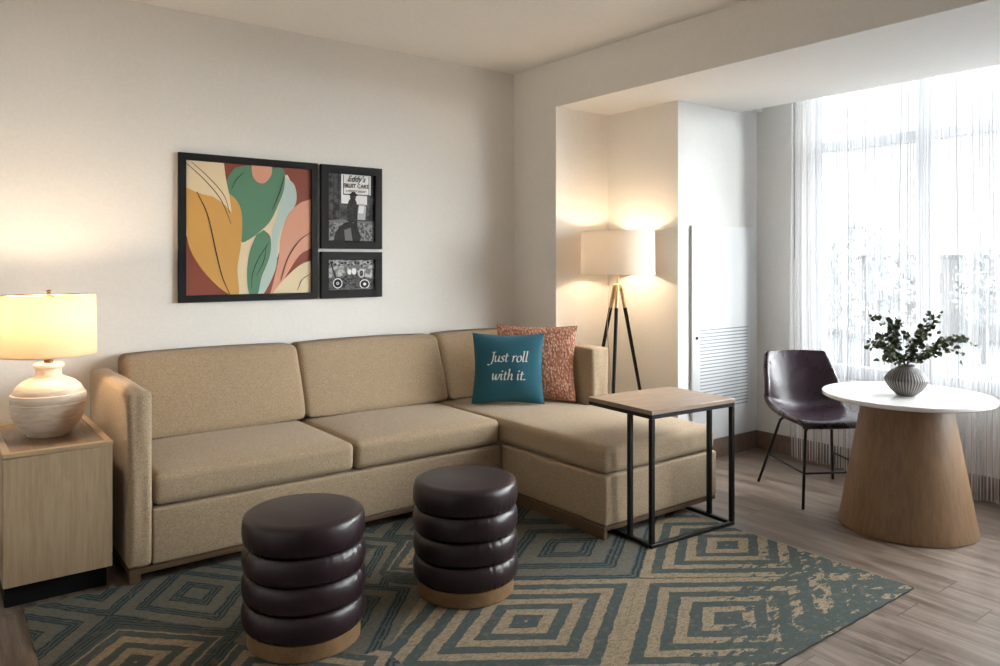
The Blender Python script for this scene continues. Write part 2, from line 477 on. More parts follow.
# sheer curtains
def curtain(name, ya, yb, z0, z1, label, seed, xc=4.90):
    rnd = random.Random(seed); bm = BM(); uvl = bm.loops.layers.uv.new('UVMap')
    n = int(abs(yb-ya)/0.006); ph = [rnd.uniform(0, 6) for _ in range(5)]
    cols = []; s = 0; prev = None
    ZN = 10
    for i in range(n+1):
        y = ya + (yb-ya)*i/n; col = []
        for j in range(ZN+1):
            z = z0 + (z1-z0)*j/ZN; k = 1 - .35*(j/ZN)
            yy = y + .006*math.sin(z*2+y*9+ph[4])
            x = xc + k*(.026*math.sin(y*52+ph[0]+1.5*math.sin(y*6+ph[1])) + .010*math.sin(y*121+ph[2]) + .006*math.sin(y*17+ph[3]+z*.7))
            col.append(bm.verts.new((x, yy, z)))
        if prev: s += (Vector(col[0].co)-prev).length
        prev = Vector(col[0].co); cols.append((col, s))
    for (a, sa), (b, sb) in zip(cols, cols[1:]):
        for j in range(ZN):
            f = bm.faces.new((a[j], b[j], b[j+1], a[j+1]))
            for l, uu in zip(f.loops, ((sa, j), (sb, j), (sb, j+1), (sa, j+1))): l[uvl].uv = (uu[0]*.8+seed*3.3, uu[1]/ZN)
    o = fin(name, bm, M['sheer'])
    bmh = BM(); 
    return tag(o, label, 'curtain')
c1 = curtain('sheer_curtain', 3.03, 2.13, 0.012, 2.78, 'white striped sheer curtain hanging in front of the left window, beside the white wall', 3)
c2 = curtain('sheer_curtain', 2.125, -1.6, 0.012, 2.78, 'wide white striped sheer curtain behind the round table, at the right edge', 5, 4.905)
bm = BM(); box(bm, 4.885, 4.925, -1.7, 3.25, 2.79, 2.829, .003, 1)
tag(fin('curtain_track', bm, M['panel']), 'white curtain track recessed in the ceiling pocket above the sheer curtains', 'curtain track')
bm = BM(); tube(bm, [(4.862, 2.975, 2.77), (4.862, 2.972, 1.42)], .005, 8)
tag(fin('curtain_wand', bm, newmat('wand_grey', lin(130, 130, 128), .4)), 'thin grey pull wand hanging at the left edge of the sheer curtains', 'curtain wand')

# air conditioner access panel
ac = thing('air_conditioner_panel', 'tall white metal access panel with a slotted grille on the wall beside the lamp nook', 'access panel', (4.585, Y3, .14))
boxobj('door_panel', (-.36, .36, -.022, -.001, 0, 1.515), M['panel'], ac, .004)
bm = BM()
for cx in range(4):
    for rz in range(24):
        xa = -.278 + cx*.139; za = .22 + rz*.0242
        box(bm, xa+.004, xa+.138, -.0245, -.0215, za, za+.008)
g = fin('grille', bm, M['slot'], ac, smooth=False); g['label'] = 'rows of narrow grey slots'
bm = BM(); tube(bm, [(-.315, -.021, .73), (-.315, -.029, .73)], .011, 16)
g = fin('lock', bm, M['black'], ac); g['label'] = 'small black round lock'

# ------------------------------------------------------------------ pictures on the wall
def poly(bm, pts, y, mi, w, h):
    vs = [bm.verts.new((p[0]*w, y, p[1]*h)) for p in pts]
    es = [bm.edges.new((vs[i], vs[(i+1) % len(vs)])) for i in range(len(vs))]
    r = bmesh.ops.triangle_fill(bm, edges=es, use_beauty=True, normal=(0, -1, 0))
    for f in r['geom']:
        if isinstance(f, bmesh.types.BMFace): f.material_index = mi
def pframe(name, x0, x1, z0, z1, fwid, label, depth=.028):
    t = thing(name, label, 'picture', ((x0+x1)/2, YB, z0))
    w, h = x1-x0, z1-z0; bm = BM()
    D = depth
    # mitred moulding
    def ring(ins, y): return [bm.verts.new(p) for p in ((-w/2+ins, y, ins), (w/2-ins, y, ins), (w/2-ins, y, h-ins), (-w/2+ins, y, h-ins))]
    R = [ring(0, -.001), ring(0, -D+.002), ring(.002, -D), ring(fwid-.002, -D), ring(fwid, -D+.002), ring(fwid, -.008)]
    for a, b in zip(R, R[1:]):
        for i in range(4): bm.faces.new((a[i], a[(i+1) % 4], b[(i+1) % 4], b[i]))
    fin('frame', bm, M['blackwood'], t, smooth=False)
    return t, w, h
def flat(name, col, rough=.6): return newmat(name, col, rough)
def cat2(P, k=10, closed=False): return [(p[0], p[1]) for p in catmull([(a, b, 0) for a, b in P], k)]
def line(P, wd):
    c = catmull([(a, b, 0) for a, b in P], 10); L, R = [], []
    for i, p in enumerate(c):
        t = (c[min(i+1, len(c)-1)]-c[max(i-1, 0)]).normalized(); n = Vector((-t.y, t.x, 0))
        k = wd*(.35+.65*math.sin(PI*(.12+.8*i/(len(c)-1))))
        L.append((p.x+n.x*k, p.y+n.y*k)); R.append((p.x-n.x*k, p.y-n.y*k))
    return L + R[::-1]

t, w, h = pframe('abstract_leaf_picture', 1.142, 1.976, 1.168, 2.022, .041, 'large square black framed print of overlapping ochre, green, pink and cream leaves')
W_, Hh = w-.082, h-.082
# art coordinates 0..1 (x right, y up), polygons stacked a hair apart
cream, rust, ochre, green, pink, blue, ink = range(7)
arts = [
 (rust, [(0, 0), (1, 0), (1, 1), (0, 1)]),
 (cream, [(0, 1), (.28, 1), (.31, .8), (.42, .62), (.43, .42), (.72, .38), (.66, .2), (.55, 0), (.38, 0), (.2, .1), (0, .45)]),
 (cream, cat2([(.72, .86), (.80, .94), (.86, .72), (.80, .55), (.72, .3), (.60, .02), (.42, .0), (.38, .2), (.42, .42), (.62, .58)]) ),
 (blue, cat2([(.78, .93), (.86, .86), (.87, .72), (.78, .58), (.72, .42), (.70, .2), (.60, .0), (.54, .0), (.60, .16), (.66, .34), (.67, .5), (.72, .66), (.74, .8)])),
 (green, cat2([(.42, .985), (.50, .995), (.60, .97), (.76, .99), (.77, .84), (.72, .70), (.65, .565), (.55, .47), (.47, .415), (.42, .405), (.40, .5), (.41, .66), (.36, .74), (.30, .80), (.32, .90), (.37, .97)])),
 (pink, cat2([(.50, .999), (.51, .92), (.55, .87), (.61, .87), (.66, .93), (.67, .999)])),
 (pink, cat2([(1.0, .76), (.9, .72), (.80, .62), (.745, .46), (.72, .26), (.66, .02), (.64, .0), (.70, .0), (.80, .16), (.9, .3), (1.0, .36)])),
 (cream, cat2([(1.0, .26), (.9, .22), (.78, .12), (.68, .0), (.8, .0), (1.0, .0), (1.0, .2)])),
 (ochre, cat2([(0, .80), (.10, .76), (.22, .74), (.32, .765), (.39, .71), (.425, .60), (.42, .4), (.39, .2), (.40, .0), (.33, .0), (.22, .08), (.1, .22), (0.02, .38), (0.0, .6)])),
 (cream, [(0, .999), (.285, .999)] + cat2([(.287, .98), (.30, .88), (.325, .76), (.345, .62)]) + cat2([(.34, .63), (.28, .69), (.18, .75), (.08, .79), (0.0, .82)])),
 (green, cat2([(.60, .50), (.655, .44), (.65, .30), (.58, .12), (.55, .0), (.485, .0), (.465, .15), (.485, .32), (.54, .46)])),
 (ink, line([(0.0, .98), (.14, .86), (.26, .72), (.34, .54)], .0035)),
 (ink, line([(.04, .99), (.16, .89), (.28, .76), (.33, .62)], .003)),
 (ink, line([(.08, .77), (.16, .6), (.22, .34), (.27, .14), (.33, .0)], .005)),
 (ink, line([(.64, .40), (.56, .28), (.51, .16), (.50, .04)], .0035)),
 (ink, line([(.62, .38), (.60, .26), (.54, .14)], .003)),
 (ink, line([(.77, .93), (.73, .8), (.67, .66)], .004)),
 (ink, line([(.44, .94), (.38, .88), (.34, .8)], .003)),
 (ink, line([(1.0, .49), (.9, .42), (.8, .28), (.74, .1)], .004)),
 (ink, line([(.99, .15), (.92, .1), (.88, .02)], .003)),
]
def clip01(P): return [(min(max(a, 0.0), 1.0), min(max(b, 0.0), 1.0)) for a, b in P]
bm = BM()
for i, (mi, P) in enumerate(arts):
    Q = []
    for p in clip01(P):
        if not Q or (abs(p[0]-Q[-1][0])+abs(p[1]-Q[-1][1])) > 1e-4: Q.append(p)
    poly(bm, [(a-.5, b) for a, b in Q], -.010-.00025*i, mi, W_, Hh)
for v in bm.verts: v.co.z += .041
me = bpy.data.meshes.new('print'); bm.to_mesh(me); bm.free()
amats = [flat('print_cream', lin(232, 212, 176)), flat('print_rust', lin(138, 66, 46)), flat('print_ochre', lin(212, 160, 82)),
         flat('print_green', lin(88, 136, 106)), flat('print_pink', lin(222, 160, 134)), flat('print_blue', lin(184, 202, 196)), flat('print_ink', lin(40, 32, 26))]
link('print', me, amats, t, smooth=False)

def grey(g, n=''): return newmat('photo_grey_%d' % g, lin(g, g, g+2), .7)
def text_mesh(s, size, shear=0.0, weight=0.0):
    cu = bpy.data.curves.new('t', 'FONT'); cu.body = s; cu.size = size; cu.shear = shear; cu.align_x = 'CENTER'; cu.offset = weight; cu.resolution_u = 3
    o = bpy.data.objects.new('t', cu); COL.objects.link(o); dg = bpy.context.evaluated_depsgraph_get(); dg.update()
    me = bpy.data.meshes.new_from_object(o.evaluated_get(dg)); bpy.data.objects.remove(o); return me
# portrait photograph
t, w, h = pframe('street_photograph', 1.998, 2.432, 1.486, 2.022, .052, 'black framed portrait photograph of a person in a hat before a cake sign')
W_, Hh = w-.104, h-.104
def noisyphoto(name, a, b, sc):
    return noisy(name, lin(a, a, a+2), lin(b, b, b+2), .7, sc, lo=.4, hi=.6, bs_=0)
pm = [noisyphoto('photo_boards', 34, 84, 22), noisyphoto('photo_pavement', 70, 150, 60), grey(240), grey(12), noisyphoto('photo_coat', 18, 52, 60), grey(190), grey(118), noisyphoto('photo_skirt', 14, 30, 30)]
ell = lambda cx, cy, rx, ry, n=24: [(cx+rx*math.cos(2*PI*i/n), cy+ry*math.sin(2*PI*i/n)) for i in range(n)]
ph = [(0, [(0, .3), (1, .3), (1, 1), (0, 1)]), (1, [(0, 0), (1, 0), (1, .3), (0, .3)])]
for xx in (.12, .22, .8, .9): ph.append((3, [(xx, .3), (xx+.012, .3), (xx+.012, 1), (xx, 1)]))
ph += [(6, [(0, .30), (.3, .32), (1, .29), (1, .27), (0, .27)]),
       (2, [(.28, .56), (.28, .999), (.92, .999), (.92, .70), (.84, .69), (.84, .55)]),
       (3, [(.32, .69), (.32, .985), (.335, .985), (.335, .705), (.875, .705), (.875, .985), (.89, .985), (.89, .69)]),
       (5, [(.62, .32), (.80, .32), (.82, .52), (.76, .57), (.66, .56)]),
       (2, [(.64, .42), (.76, .42), (.78, .53), (.66, .53)]),
       (4, cat2([(.40, .30), (.40, .48), (.44, .60), (.52, .65), (.60, .60), (.62, .48), (.62, .30), (.5, .28)])),
       (4, ell(.53, .66, .065, .05)), (3, ell(.54, .695, .10, .022)), (3, ell(.54, .71, .055, .03)),
       (3, [(.43, .30), (.43, .16), (.5, .16), (.52, .30)]), (3, [(.55, .30), (.56, .14), (.63, .14), (.62, .30)]),
       (7, cat2([(.12, .0), (.16, .12), (.30, .24), (.42, .28), (.55, .26), (.66, .14), (.68, .0), (.4, -.0)])),
       (6, [(.36, .0), (.34, .16), (.48, .2), (.52, .0)])]
bm = BM()
for i, (mi, P) in enumerate(ph): poly(bm, [(a-.5, b) for a, b in clip01(P)], -.010-.0002*i, mi, W_, Hh)
for s, zz, sz, sh in (("Eddy's", .895, .055, .35), ("FRUIT CAKE", .80, .037, 0), ("A PERFECT DESSERT", .735, .0178, 0)):
    me = text_mesh(s, sz, sh, .0006 if sz > .03 else .0003)
    n0 = len(bm.verts); bm.from_mesh(me); bm.verts.ensure_lookup_table(); bm.faces.ensure_lookup_table()
    for v in bm.verts[n0:]:
        x_, y_ = v.co.x, v.co.y; v.co = Vector((x_*.92+.10*W_, -.0148, y_+zz*Hh))
        for f in v.link_faces: f.material_index = 3
for v in bm.verts: v.co.z += .052
me = bpy.data.meshes.new('print'); bm.to_mesh(me); bm.free(); link('print', me, pm, t, smooth=False)
# landscape photograph of an old car
t, w, h = pframe('vintage_car_photograph', 1.998, 2.432, 1.168, 1.466, .052, 'small black framed landscape photograph of an old open car, below the portrait one')
W_, Hh = w-.104, h-.104
pm = [noisyphoto('photo_field', 110, 200, 40), noisyphoto('photo_ground', 40, 100, 50), grey(14), grey(240), grey(120), noisyphoto('photo_car', 22, 110, 70)]
ph = [(0, [(0, .3), (1, .3), (1, 1), (0, 1)]), (1, [(0, 0), (1, 0), (1, .36), (0, .4)])]
for k in range(14):
    xx = .02+k*.07; ph.append((2, ell(xx, .86+.05*math.sin(k*1.7), .028, .04, 8)))
ph += [(4, [(.0, .8), (1, .86), (1, .84), (.0, .78)]), (2, [(.03, .95), (.06, .95), (.2, .3), (.17, .3)]),
       (5, [(.16, .24), (.16, .42), (.36, .46), (.38, .62), (.62, .62), (.66, .44), (.9, .40), (.92, .28), (.7, .22)]),
       (4, [(.36, .60), (.34, .78), (.62, .82), (.92, .68), (.92, .65), (.62, .76), (.40, .74), (.42, .60)]),
       (3, ell(.45, .60, .045, .10)), (3, ell(.55, .62, .05, .12)), (4, ell(.46, .73, .03, .05)), (4, ell(.56, .76, .03, .05)),
       (3, ell(.71, .54, .06, .14)), (5, ell(.71, .54, .045, .11)),
       (3, ell(.20, .22, .10, .17)), (2, ell(.20, .22, .082, .14)), (3, ell(.20, .22, .03, .05)), (4, ell(.20, .22, .02, .035)),
       (3, ell(.78, .18, .11, .16)), (2, ell(.78, .18, .09, .13)), (3, ell(.78, .18, .035, .05)),
       (4, [(.0, .02), (1, .05), (1, .03), (0, .0)])]
bm = BM()
for i, (mi, P) in enumerate(ph): poly(bm, [(a-.5, b) for a, b in clip01(P)], -.010-.0002*i, mi, W_, Hh)
for v in bm.verts: v.co.z += .052
me = bpy.data.meshes.new('print'); bm.to_mesh(me); bm.free(); link('print', me, pm, t, smooth=False)

# ------------------------------------------------------------------ rug
RX0, RX1, RY0, RY1, RZ = .317, 3.37, 1.50, 3.57, .009
bm = BM()
nx, ny = 150, 100
g = [[bm.verts.new((RX0+(RX1-RX0)*i/nx + (.0015*math.sin(j*.9)+.001*math.sin(j*2.3) if i in (0, nx) else 0), RY0+(RY1-RY0)*j/ny + (.0012*math.sin(i*1.1) if j in (0, ny) else 0), RZ+.0006*math.sin(i*.8)*math.sin(j*.7))) for j in range(ny+1)] for i in range(nx+1)]
for i in range(nx):
    for j in range(ny): bm.faces.new((g[i][j], g[i+1][j], g[i+1][j+1], g[i][j+1]))
loop = [g[i][0] for i in range(nx+1)] + [g[nx][j] for j in range(1, ny+1)] + [g[i][ny] for i in range(nx-1, -1, -1)] + [g[0][j] for j in range(ny-1, 0, -1)]
low = [bm.verts.new((v.co.x, v.co.y, .0005)) for v in loop]
for i in range(len(loop)):
    f = bm.faces.new((loop[i], loop[(i+1) % len(loop)], low[(i+1) % len(loop)], low[i])); f.material_index = 1
bm.faces.new(low)
tag(fin('area_rug', bm, [M['rug'], M['rugedge']]), 'teal and tan diamond patterned area rug with a worn look, on the plank floor', 'rug')

# ------------------------------------------------------------------ sofa
SXL, SXR = .693, 3.574
sf = thing('sectional_sofa', 'beige tweed sectional sofa with a chaise at its right end, against the wall', 'sofa', (SXL, YB-.02, 0))
def L(x0, x1, y0, y1, z0, z1): return (x0-SXL, x1-SXL, y0-(YB-.02), y1-(YB-.02), z0, z1)
YFs, YCh, XCh, XA, XR = 3.54, 2.685, 2.705, .792, 3.60
def up(name, b, r=.02, n=8, disp=None, lab=None):
    bm = BM(); rbox(bm, *L(*b), r=r, n=n, disp=disp); return fin(name, bm, M['sofa'], sf)
up('arm', (SXL, XA, YFs, YB-.03, .075, .838), .022, 10, puff(.004, .004, 1))
up('arm', (3.445, XR, YFs, 4.03, .075, .838), .022, 10, puff(.004, .004, 2))
up('seat_base', (XA, XCh-.002, YFs+.004, 4.42, .075, .319), .012, 8)
up('chaise_base', (XCh, XR, YCh, YFs-.003, .075, .324), .014, 8)
up('chaise_base', (XCh+.002, 3.428, YFs+.002, 4.42, .075, .324), .014, 8)
up('back_frame', (XA, 3.565, 4.425, YB-.03, .075, .80), .02, 6)
up('seat_cushion', (XA+.004, 1.760, YFs+.002, 4.30, .326, .472), .034, 14, puff(.022, .008, 3))
up('seat_cushion', (1.764, XCh-.004, YFs+.002, 4.30, .326, .472), .034, 14, puff(.022, .008, 4))
# chaise cushion : one long cushion, wider than the seat in front of the arm
def chd(u, v, w, n):
    e = max(0, 1-abs(u)**2.6); y = YCh+.004 + (v+1)/2*(4.30-YCh-.004)
    o = Vector((0, n.y*.004*e, n.z*.016*e*max(0, 1-abs(v)**6)))
    if y > YFs-.012: o.x -= (XR-.006-3.438)*(u+1)/2
    return o
bm = BM(); rbox(bm, *L(XCh+.002, XR-.006, YCh+.004, 4.30, .330, .468), r=.034, n=24, disp=chd); fin('chaise_cushion', bm, M['sofa'], sf)
# back cushions lean
def back(x0, x1, seed):
    bm = BM(); rnd = random.Random(seed); ph = rnd.uniform(0, 6)
    def d(u, v, w, n):
        e = lambda t: max(0.0, 1-abs(t)**2.4)
        o = Vector((n.x*.008*e(w), n.y*.022*e(u)*e(w), n.z*.010*e(u)))
        lean = .15*(w+1)/2
        if v < .3: o.y += lean
        else: o.y += lean*.2
        o.y += .004*math.sin(u*4+ph)*math.sin(w*3)
        return o
    rbox(bm, *L(x0, x1, 4.185, 4.425, .484, .905), r=.035, n=12, disp=d)
    return fin('back_cushion', bm, M['sofa'], sf)
back(XA+.036, 1.776, 11); back(1.782, 2.77, 12); back(2.778, 3.438, 13)
# piping seam lines on cushions are subtle: timber plinth and rails
def tr(name, b): return boxobj(name, L(*b), M['trim'], sf, .003, 1)
tr('front_rail', (SXL+.005, XCh-.001, YFs+.006, YFs+.035, .048, .074))
tr('front_rail', (XCh+.02, XR-.005, YCh+.006, YCh+.035, .048, .074))
tr('side_panel', (XCh-.002, XCh+.022, YCh+.006, YFs+.02, .010, .074))
tr('side_rail', (SXL+.005, SXL+.03, YFs+.036, 4.47, .048, .074))
for x, y in ((SXL+.008, YFs+.008), (SXL+.008, 4.42), (1.9, YFs+.3), (3.50, YCh+.3), (3.50, 4.40), (1.9, 4.40)):
    tr('leg', (x, x+.045, y, y+.045, .010 if y < RY1 else .001, .0735))

# pillows
def pillow(bm, w, h, th, n=26, sag=.0):
    top, bot = [], []
    for side, G in ((1, top), (-1, bot)):
        for i in range(n+1):
            row = []
            for j in range(n+1):
                u, v = 2*i/n-1, 2*j/n-1
                u = math.sin(u*PI/2)*.4+u*.6; v = math.sin(v*PI/2)*.4+v*.6
                if side == -1 and (i in (0, n) or j in (0, n)): row.append(top[i][j]); continue
                row.append(bm.verts.new(psurf(u, v, side, w, h, th)))
            G.append(row)
        for i in range(n):
            for j in range(n): bm.faces.new((G[i][j], G[i+1][j], G[i+1][j+1], G[i][j+1]))
def psurf(u, v, side, w, h, th):
    x = u*(w/2)*(1-.085*(1-abs(v)**1.6)); z = v*(h/2)*(1-.075*(1-abs(u)**1.6))
    t = th/2*((1-abs(u)**2.6)*(1-abs(v)**2.6))**.62
    t += .003*math.sin(u*7+v*3)*(1-u*u)*(1-v*v)
    if v < -.8: z = max(z, -h/2*.985)
    return Vector((x, -side*t, z))
def place_pillow(name, label, p0, p1, w, h, th, lean, mat, zb=.485):
    mx, my = (p0[0]+p1[0])/2, (p0[1]+p1[1])/2
    a = math.atan2(p1[1]-p0[1], p1[0]-p0[0])
    t = thing(name, label, 'pillow', (mx, my, zb), a)
    bm = BM(); pillow(bm, w, h, th)
    o = fin('cover', bm, mat, t, loc=(0, .0, h/2*math.cos(lean)), rot=(-lean, 0, 0))
    return t, o
tp, cov = place_pillow('teal_throw_pillow', 'teal square pillow lettered in white, leaning in front of the terracotta one on the chaise', (2.842, 4.01), (3.18, 3.73),   .47, .46, .13, .20, M['tealf'])
place_pillow('terracotta_throw_pillow', 'terracotta knitted square pillow behind the teal one, against the sofa arm', (3.065, 4.07), (3.415, 3.66), .55, .50, .11, .16, M['knit'])

GL = {
 'J': (.85, [[(.60, 1.62), (.60, 1.0), (.58, .2), (.42, -.38), (.05, -.5), (-.14, -.36)], [(.28, 1.60), (.92, 1.63)]]),
 'u': (1.05, [[(0, .86), (.14, .98), (.13, .35), (.27, .03), (.52, .14), (.74, .6)], [(.76, 1.0), (.75, .25), (.82, .03), (1.0, .16)]]),
 's': (.68, [[(.60, .84), (.36, 1.0), (.12, .80), (.32, .55), (.54, .28), (.34, .02), (.0, .12)]]),
 't': (.68, [[(.24, 1.38), (.22, .9), (.20, .3), (.32, .03), (.58, .18)], [(-.04, .95), (.58, .98)]]),
 'r': (.72, [[(0, .86), (.15, .98), (.16, .5), (.15, 0)], [(.16, .55), (.36, .90), (.56, 1.0), (.66, .90)]]),
 'o': (.95, [[(.45, 1.0), (.16, .8), (.08, .45), (.22, .08), (.46, .0), (.72, .2), (.80, .55), (.68, .9), (.45, 1.0)]]),
 'l': (.52, [[(0, 1.66), (.16, 1.76), (.16, 1.0), (.15, .3), (.26, .03), (.46, .16)]]),
 'w': (1.42, [[(0, .88), (.12, .98), (.16, .35), (.30, .02), (.52, .25), (.66, .95)], [(.66, .95), (.70, .3), (.84, .02), (1.10, .3), (1.24, .8), (1.18, 1.0)]]),
 'i': (.50, [[(0, .86), (.14, .98), (.13, .35), (.24, .03), (.44, .16)], [(.14, 1.38), (.20, 1.46)]]),
 'h': (1.02, [[(0, 1.66), (.15, 1.76), (.14, .9), (.14, 0)], [(.15, .5), (.36, .88), (.60, .98), (.70, .7), (.67, .25), (.78, .03), (.98, .16)]]),
 '.': (.4, [[(.08, .04), (.14, .10)]]), ' ': (.55, []),
}
def lettering(lines, xh, w, h, th, parent_obj):
    bm = BM()
    for txt, z0, ox in lines:
        width = sum(GL[c][0] for c in txt)*xh; cur = -width/2 + ox
        for ch in txt:
            adv, strokes = GL[ch]
            for st in strokes:
                pts = [p for p in catmull([(a, b, 0) for a, b in st], 7)]
                nib = Vector((math.cos(math.radians(28)), math.sin(math.radians(28)), 0))*(.085 if len(st) > 2 else .06)
                if len(st) == 2 and abs(st[1][0]-st[0][0]) < .1: nib = Vector((.12, .02, 0)); pts = [Vector((st[0][0], st[0][1]-.05, 0)), Vector((st[1][0], st[1][1]+.08, 0))]
                pr = None
                for i, p in enumerate(pts):
                    tdir = (pts[min(i+1, len(pts)-1)]-pts[max(i-1, 0)]).normalized(); nn = Vector((-tdir.y, tdir.x, 0))*.028
                    k = nib if nib.dot(nn) > 0 else nib
                    s_ = 1 if nib.dot(nn) >= 0 else -1
                    pair = []
                    for q in (p+nib+nn*s_, p-nib-nn*s_):
                        X = cur+(q.x+.18*q.y)*xh; Z = z0+q.y*xh
                        u = X/(w/2); v = Z/(h/2)
                        P = psurf(u, v, 1, w, h, th)
                        # keep the drawn position, take only depth
                        pair.append(bm.verts.new((X, P.y-.0022, Z)))
                    if pr: bm.faces.new((pr[0], pr[1], pair[1], pair[0]))
                    pr = pair
            cur += adv*xh
    me = bpy.data.meshes.new('lettering'); bm.to_mesh(me); bm.free()
    o = link('lettering', me, M['letter'], parent_obj, smooth=False)
    o['label'] = 'white italic words Just roll with it'
    return o
for ln in (('Just roll', .037, .004), ('with it.', -.078, .006)):
    lt = lettering([ln], .0385, .47, .46, .13, tp); lt['label'] = 'white italic words ' + ln[0].rstrip('.')
    lt.location = cov.location; lt.rotation_euler = cov.rotation_euler

# ------------------------------------------------------------------ ottomans
def ottoman(label, x, y, seed):
    t = thing('tiered_ottoman', label, 'ottoman', (x, y, RZ+.001), seed*1.1, 'tiered leather ottomans')
    bm = BM(); lathe(bm, [(.20, 0), (.205, .004), (.205, .060), (.198, .062)], 72); fin('base', bm, M['ottowood'], t)['label'] = 'light wooden ring base'
    z = .062; hs = [.100, .100, .100]
    for k, hh in enumerate(hs):
        prof = []
        for i in range(17):
            a = PI*(i/16)-PI/2
            prof.append((.196+.028*max(math.cos(a),0)**.7, z+hh/2+hh/2*math.sin(a)))
        def fn(r, zz, a, k=k, z=z, hh=hh):
            e = abs((zz-z)/hh-.5)*2
            return r + .0016*(e**2)*(math.sin(a*61+k*2)+math.sin(a*37+seed+k))*(.5+.5*math.sin(a*3+k)) + .0015*math.sin(a*4+k+seed)
        bm = BM(); lathe(bm, prof, 200, True, fn); fin('cushion_ring', bm, M['plum'], t)
        z += hh
    prof = [(.196, z)]
    for i in range(1, 14):
        a = PI*(i/16)-PI/2; prof.append((.198+.025*max(math.cos(a), 0)**.7, z+.055+.055*math.sin(a)))
    a_ = prof[-1]; prof += [(.205, z+.106), (.19, z+.1105), (.187, z+.1106), (.16, z+.114), (.12, z+.117), (.07, z+.119), (.03, z+.1197), (.004, z+.120)]
    def fn2(r, zz, a, z=z):
        e = max(0, 1-(zz-z)/.06)
        return r + .0018*e*(math.sin(a*59)+math.sin(a*41+seed))*(.5+.5*math.sin(a*3))
    bm = BM(); lathe(bm, prof, 200, True, fn2); fin('seat', bm, M['plum'], t)
    return t
ottoman('dark plum leather tiered ottoman in front, nearer the nightstand and the camera', 1.125, 2.679, 1)
ottoman('dark plum leather tiered ottoman further back, nearer the chaise', 1.838, 2.658, 2)

# ------------------------------------------------------------------ C-shaped side table
ct = thing('side_table', 'wood-topped side table with a slim black metal frame, pulled over the end of the chaise', 'side table', (2.80, 2.466, RZ+.001), math.radians(-3.4))
TW, TD, TH = .611, .467, .669
s = .023
boxobj('table_top', (-.002, TW+.002, -.002, TD+.002, TH-.022, TH), M['ctop'], ct, .002, 1)
bm = BM()
for b in ((0, TW, 0, s), (0, TW, TD-s, TD), (0, s, s, TD-s), (TW-s, TW, s, TD-s)): box(bm, *b, TH-.042, TH-.0225, .0015, 1)
fin('top_frame', bm, M['black'], ct, smooth=False)
for x in (0, TW-s):
    for y in (0, .150):
        boxobj('leg', (x, x+s, y, y+s, .0185, TH-.0425), M['black'], ct, .0015, 1)
bm = BM()
for b in ((0, TW, 0, s), (0, TW, TD-s, TD), (0, s, s, TD-s), (TW-s, TW, s, TD-s)): box(bm, *b, 0, .018, .0015, 1)
fin('base_frame', bm, M['black'], ct, smooth=False)

# ------------------------------------------------------------------ nightstand
ns = thing('nightstand', 'pale oak nightstand with a recessed tray top, left of the sofa', 'nightstand', (.442, 3.565, 0))
w2 = .198
boxobj('body', (-w2+.002, w2-.002, .003, .70, .104, .618), M['oak'], ns, .002, 1)
bm = BM()
for b in ((-w2, w2, 0, .028), (-w2, w2, .675, .703), (-w2, -w2+.028, .028, .675), (w2-.028, w2, .028, .675)): box(bm, *b, .619, .638, .002, 1)
fin('top_lip', bm, M['oak_x'], ns, smooth=False)
g = boxobj('tray_surface', (-w2+.028, w2-.028, .028, .675, .619, .631), M['oak_tray'], ns, 0, smooth=False); g['label'] = 'browner recessed tray surface'
g = boxobj('plinth', (-w2+.012, w2-.012, .075, .66, .001, .1035), M['blackwood'], ns, .002, 1); g['label'] = 'recessed black plinth'

# ------------------------------------------------------------------ table lamp
tl = thing('table_lamp', 'round cream ceramic table lamp with a lit drum shade, on the nightstand', 'lamp', (.440, 3.900, .6315))
P = [(r_*.93, z_) for r_, z_ in [(.082, 0), (.090, .003), (.091, .009), (.100, .018), (.128, .046), (.150, .084), (.159, .118), (.161, .148), (.1585, .150), (.1605, .153), (.160, .175), (.157, .186),
     (.150, .188), (.146, .200), (.134, .220), (.110, .240), (.078, .254), (.060, .261), (.055, .270), (.055, .292), (.057, .298), (.064, .302), (.065, .314), (.059, .319), (.03, .320), (.004, .3205)]]
bm = BM(); lathe(bm, P, 96, True, lambda r, z, a: r*(1+.006*math.sin(2*a+z*9))); fin('body', bm, M['ceramic'], tl)
bm = BM(); lathe(bm, [(.018, .3208), (.018, .335), (.009, .338), (.009, .39), (.013, .392), (.013, .43), (.008, .432)], 24)
fin('stem', bm, M['bronze'], tl)['label'] = 'bronze stem'
def shade_obj(par, r0, r1, z0, z1, mat, rz=.012):
    bm = BM(); n = 96
    lathe(bm, [(r0-.0015, z0), (r0, z0), (r0*.5+r1*.5, (z0+z1)/2), (r1, z1), (r1-.0015, z1), (r0*.5+r1*.5-.0015, (z0+z1)/2), (r0-.0015, z0)], n, False)
    bmesh.ops.remove_doubles(bm, verts=bm.verts, dist=1e-6)
    o = fin('lamp_shade', bm, mat, par)
    for z, r in ((z0, r0), (z1, r1)):
        bm = BM(); pts = [((r-.003)*math.cos(2*PI*i/n), (r-.003)*math.sin(2*PI*i/n), z+(.002 if z == z0 else -.002)) for i in range(n+1)]
        tube(bm, pts, .0022, 6); fin('rim_wire', bm, M['bronze'], o)
    return o
sh = shade_obj(tl, .192, .186, .356, .622, M['shade'])
bm = BM()
for k in range(3):
    a = 2*PI*k/3+.5; tube(bm, [(0, 0, .618), (.195*math.cos(a), .195*math.sin(a), .622)], .002, 6)
hp = [(.06*math.sin(PI*i/12), 0, .43+.19*(i/12)) for i in range(13)]
tube(bm, hp, .0016, 6); tube(bm, [(-a, b, c) for a, b, c in hp], .0016, 6)
fin('harp', bm, M['bronze'], tl)
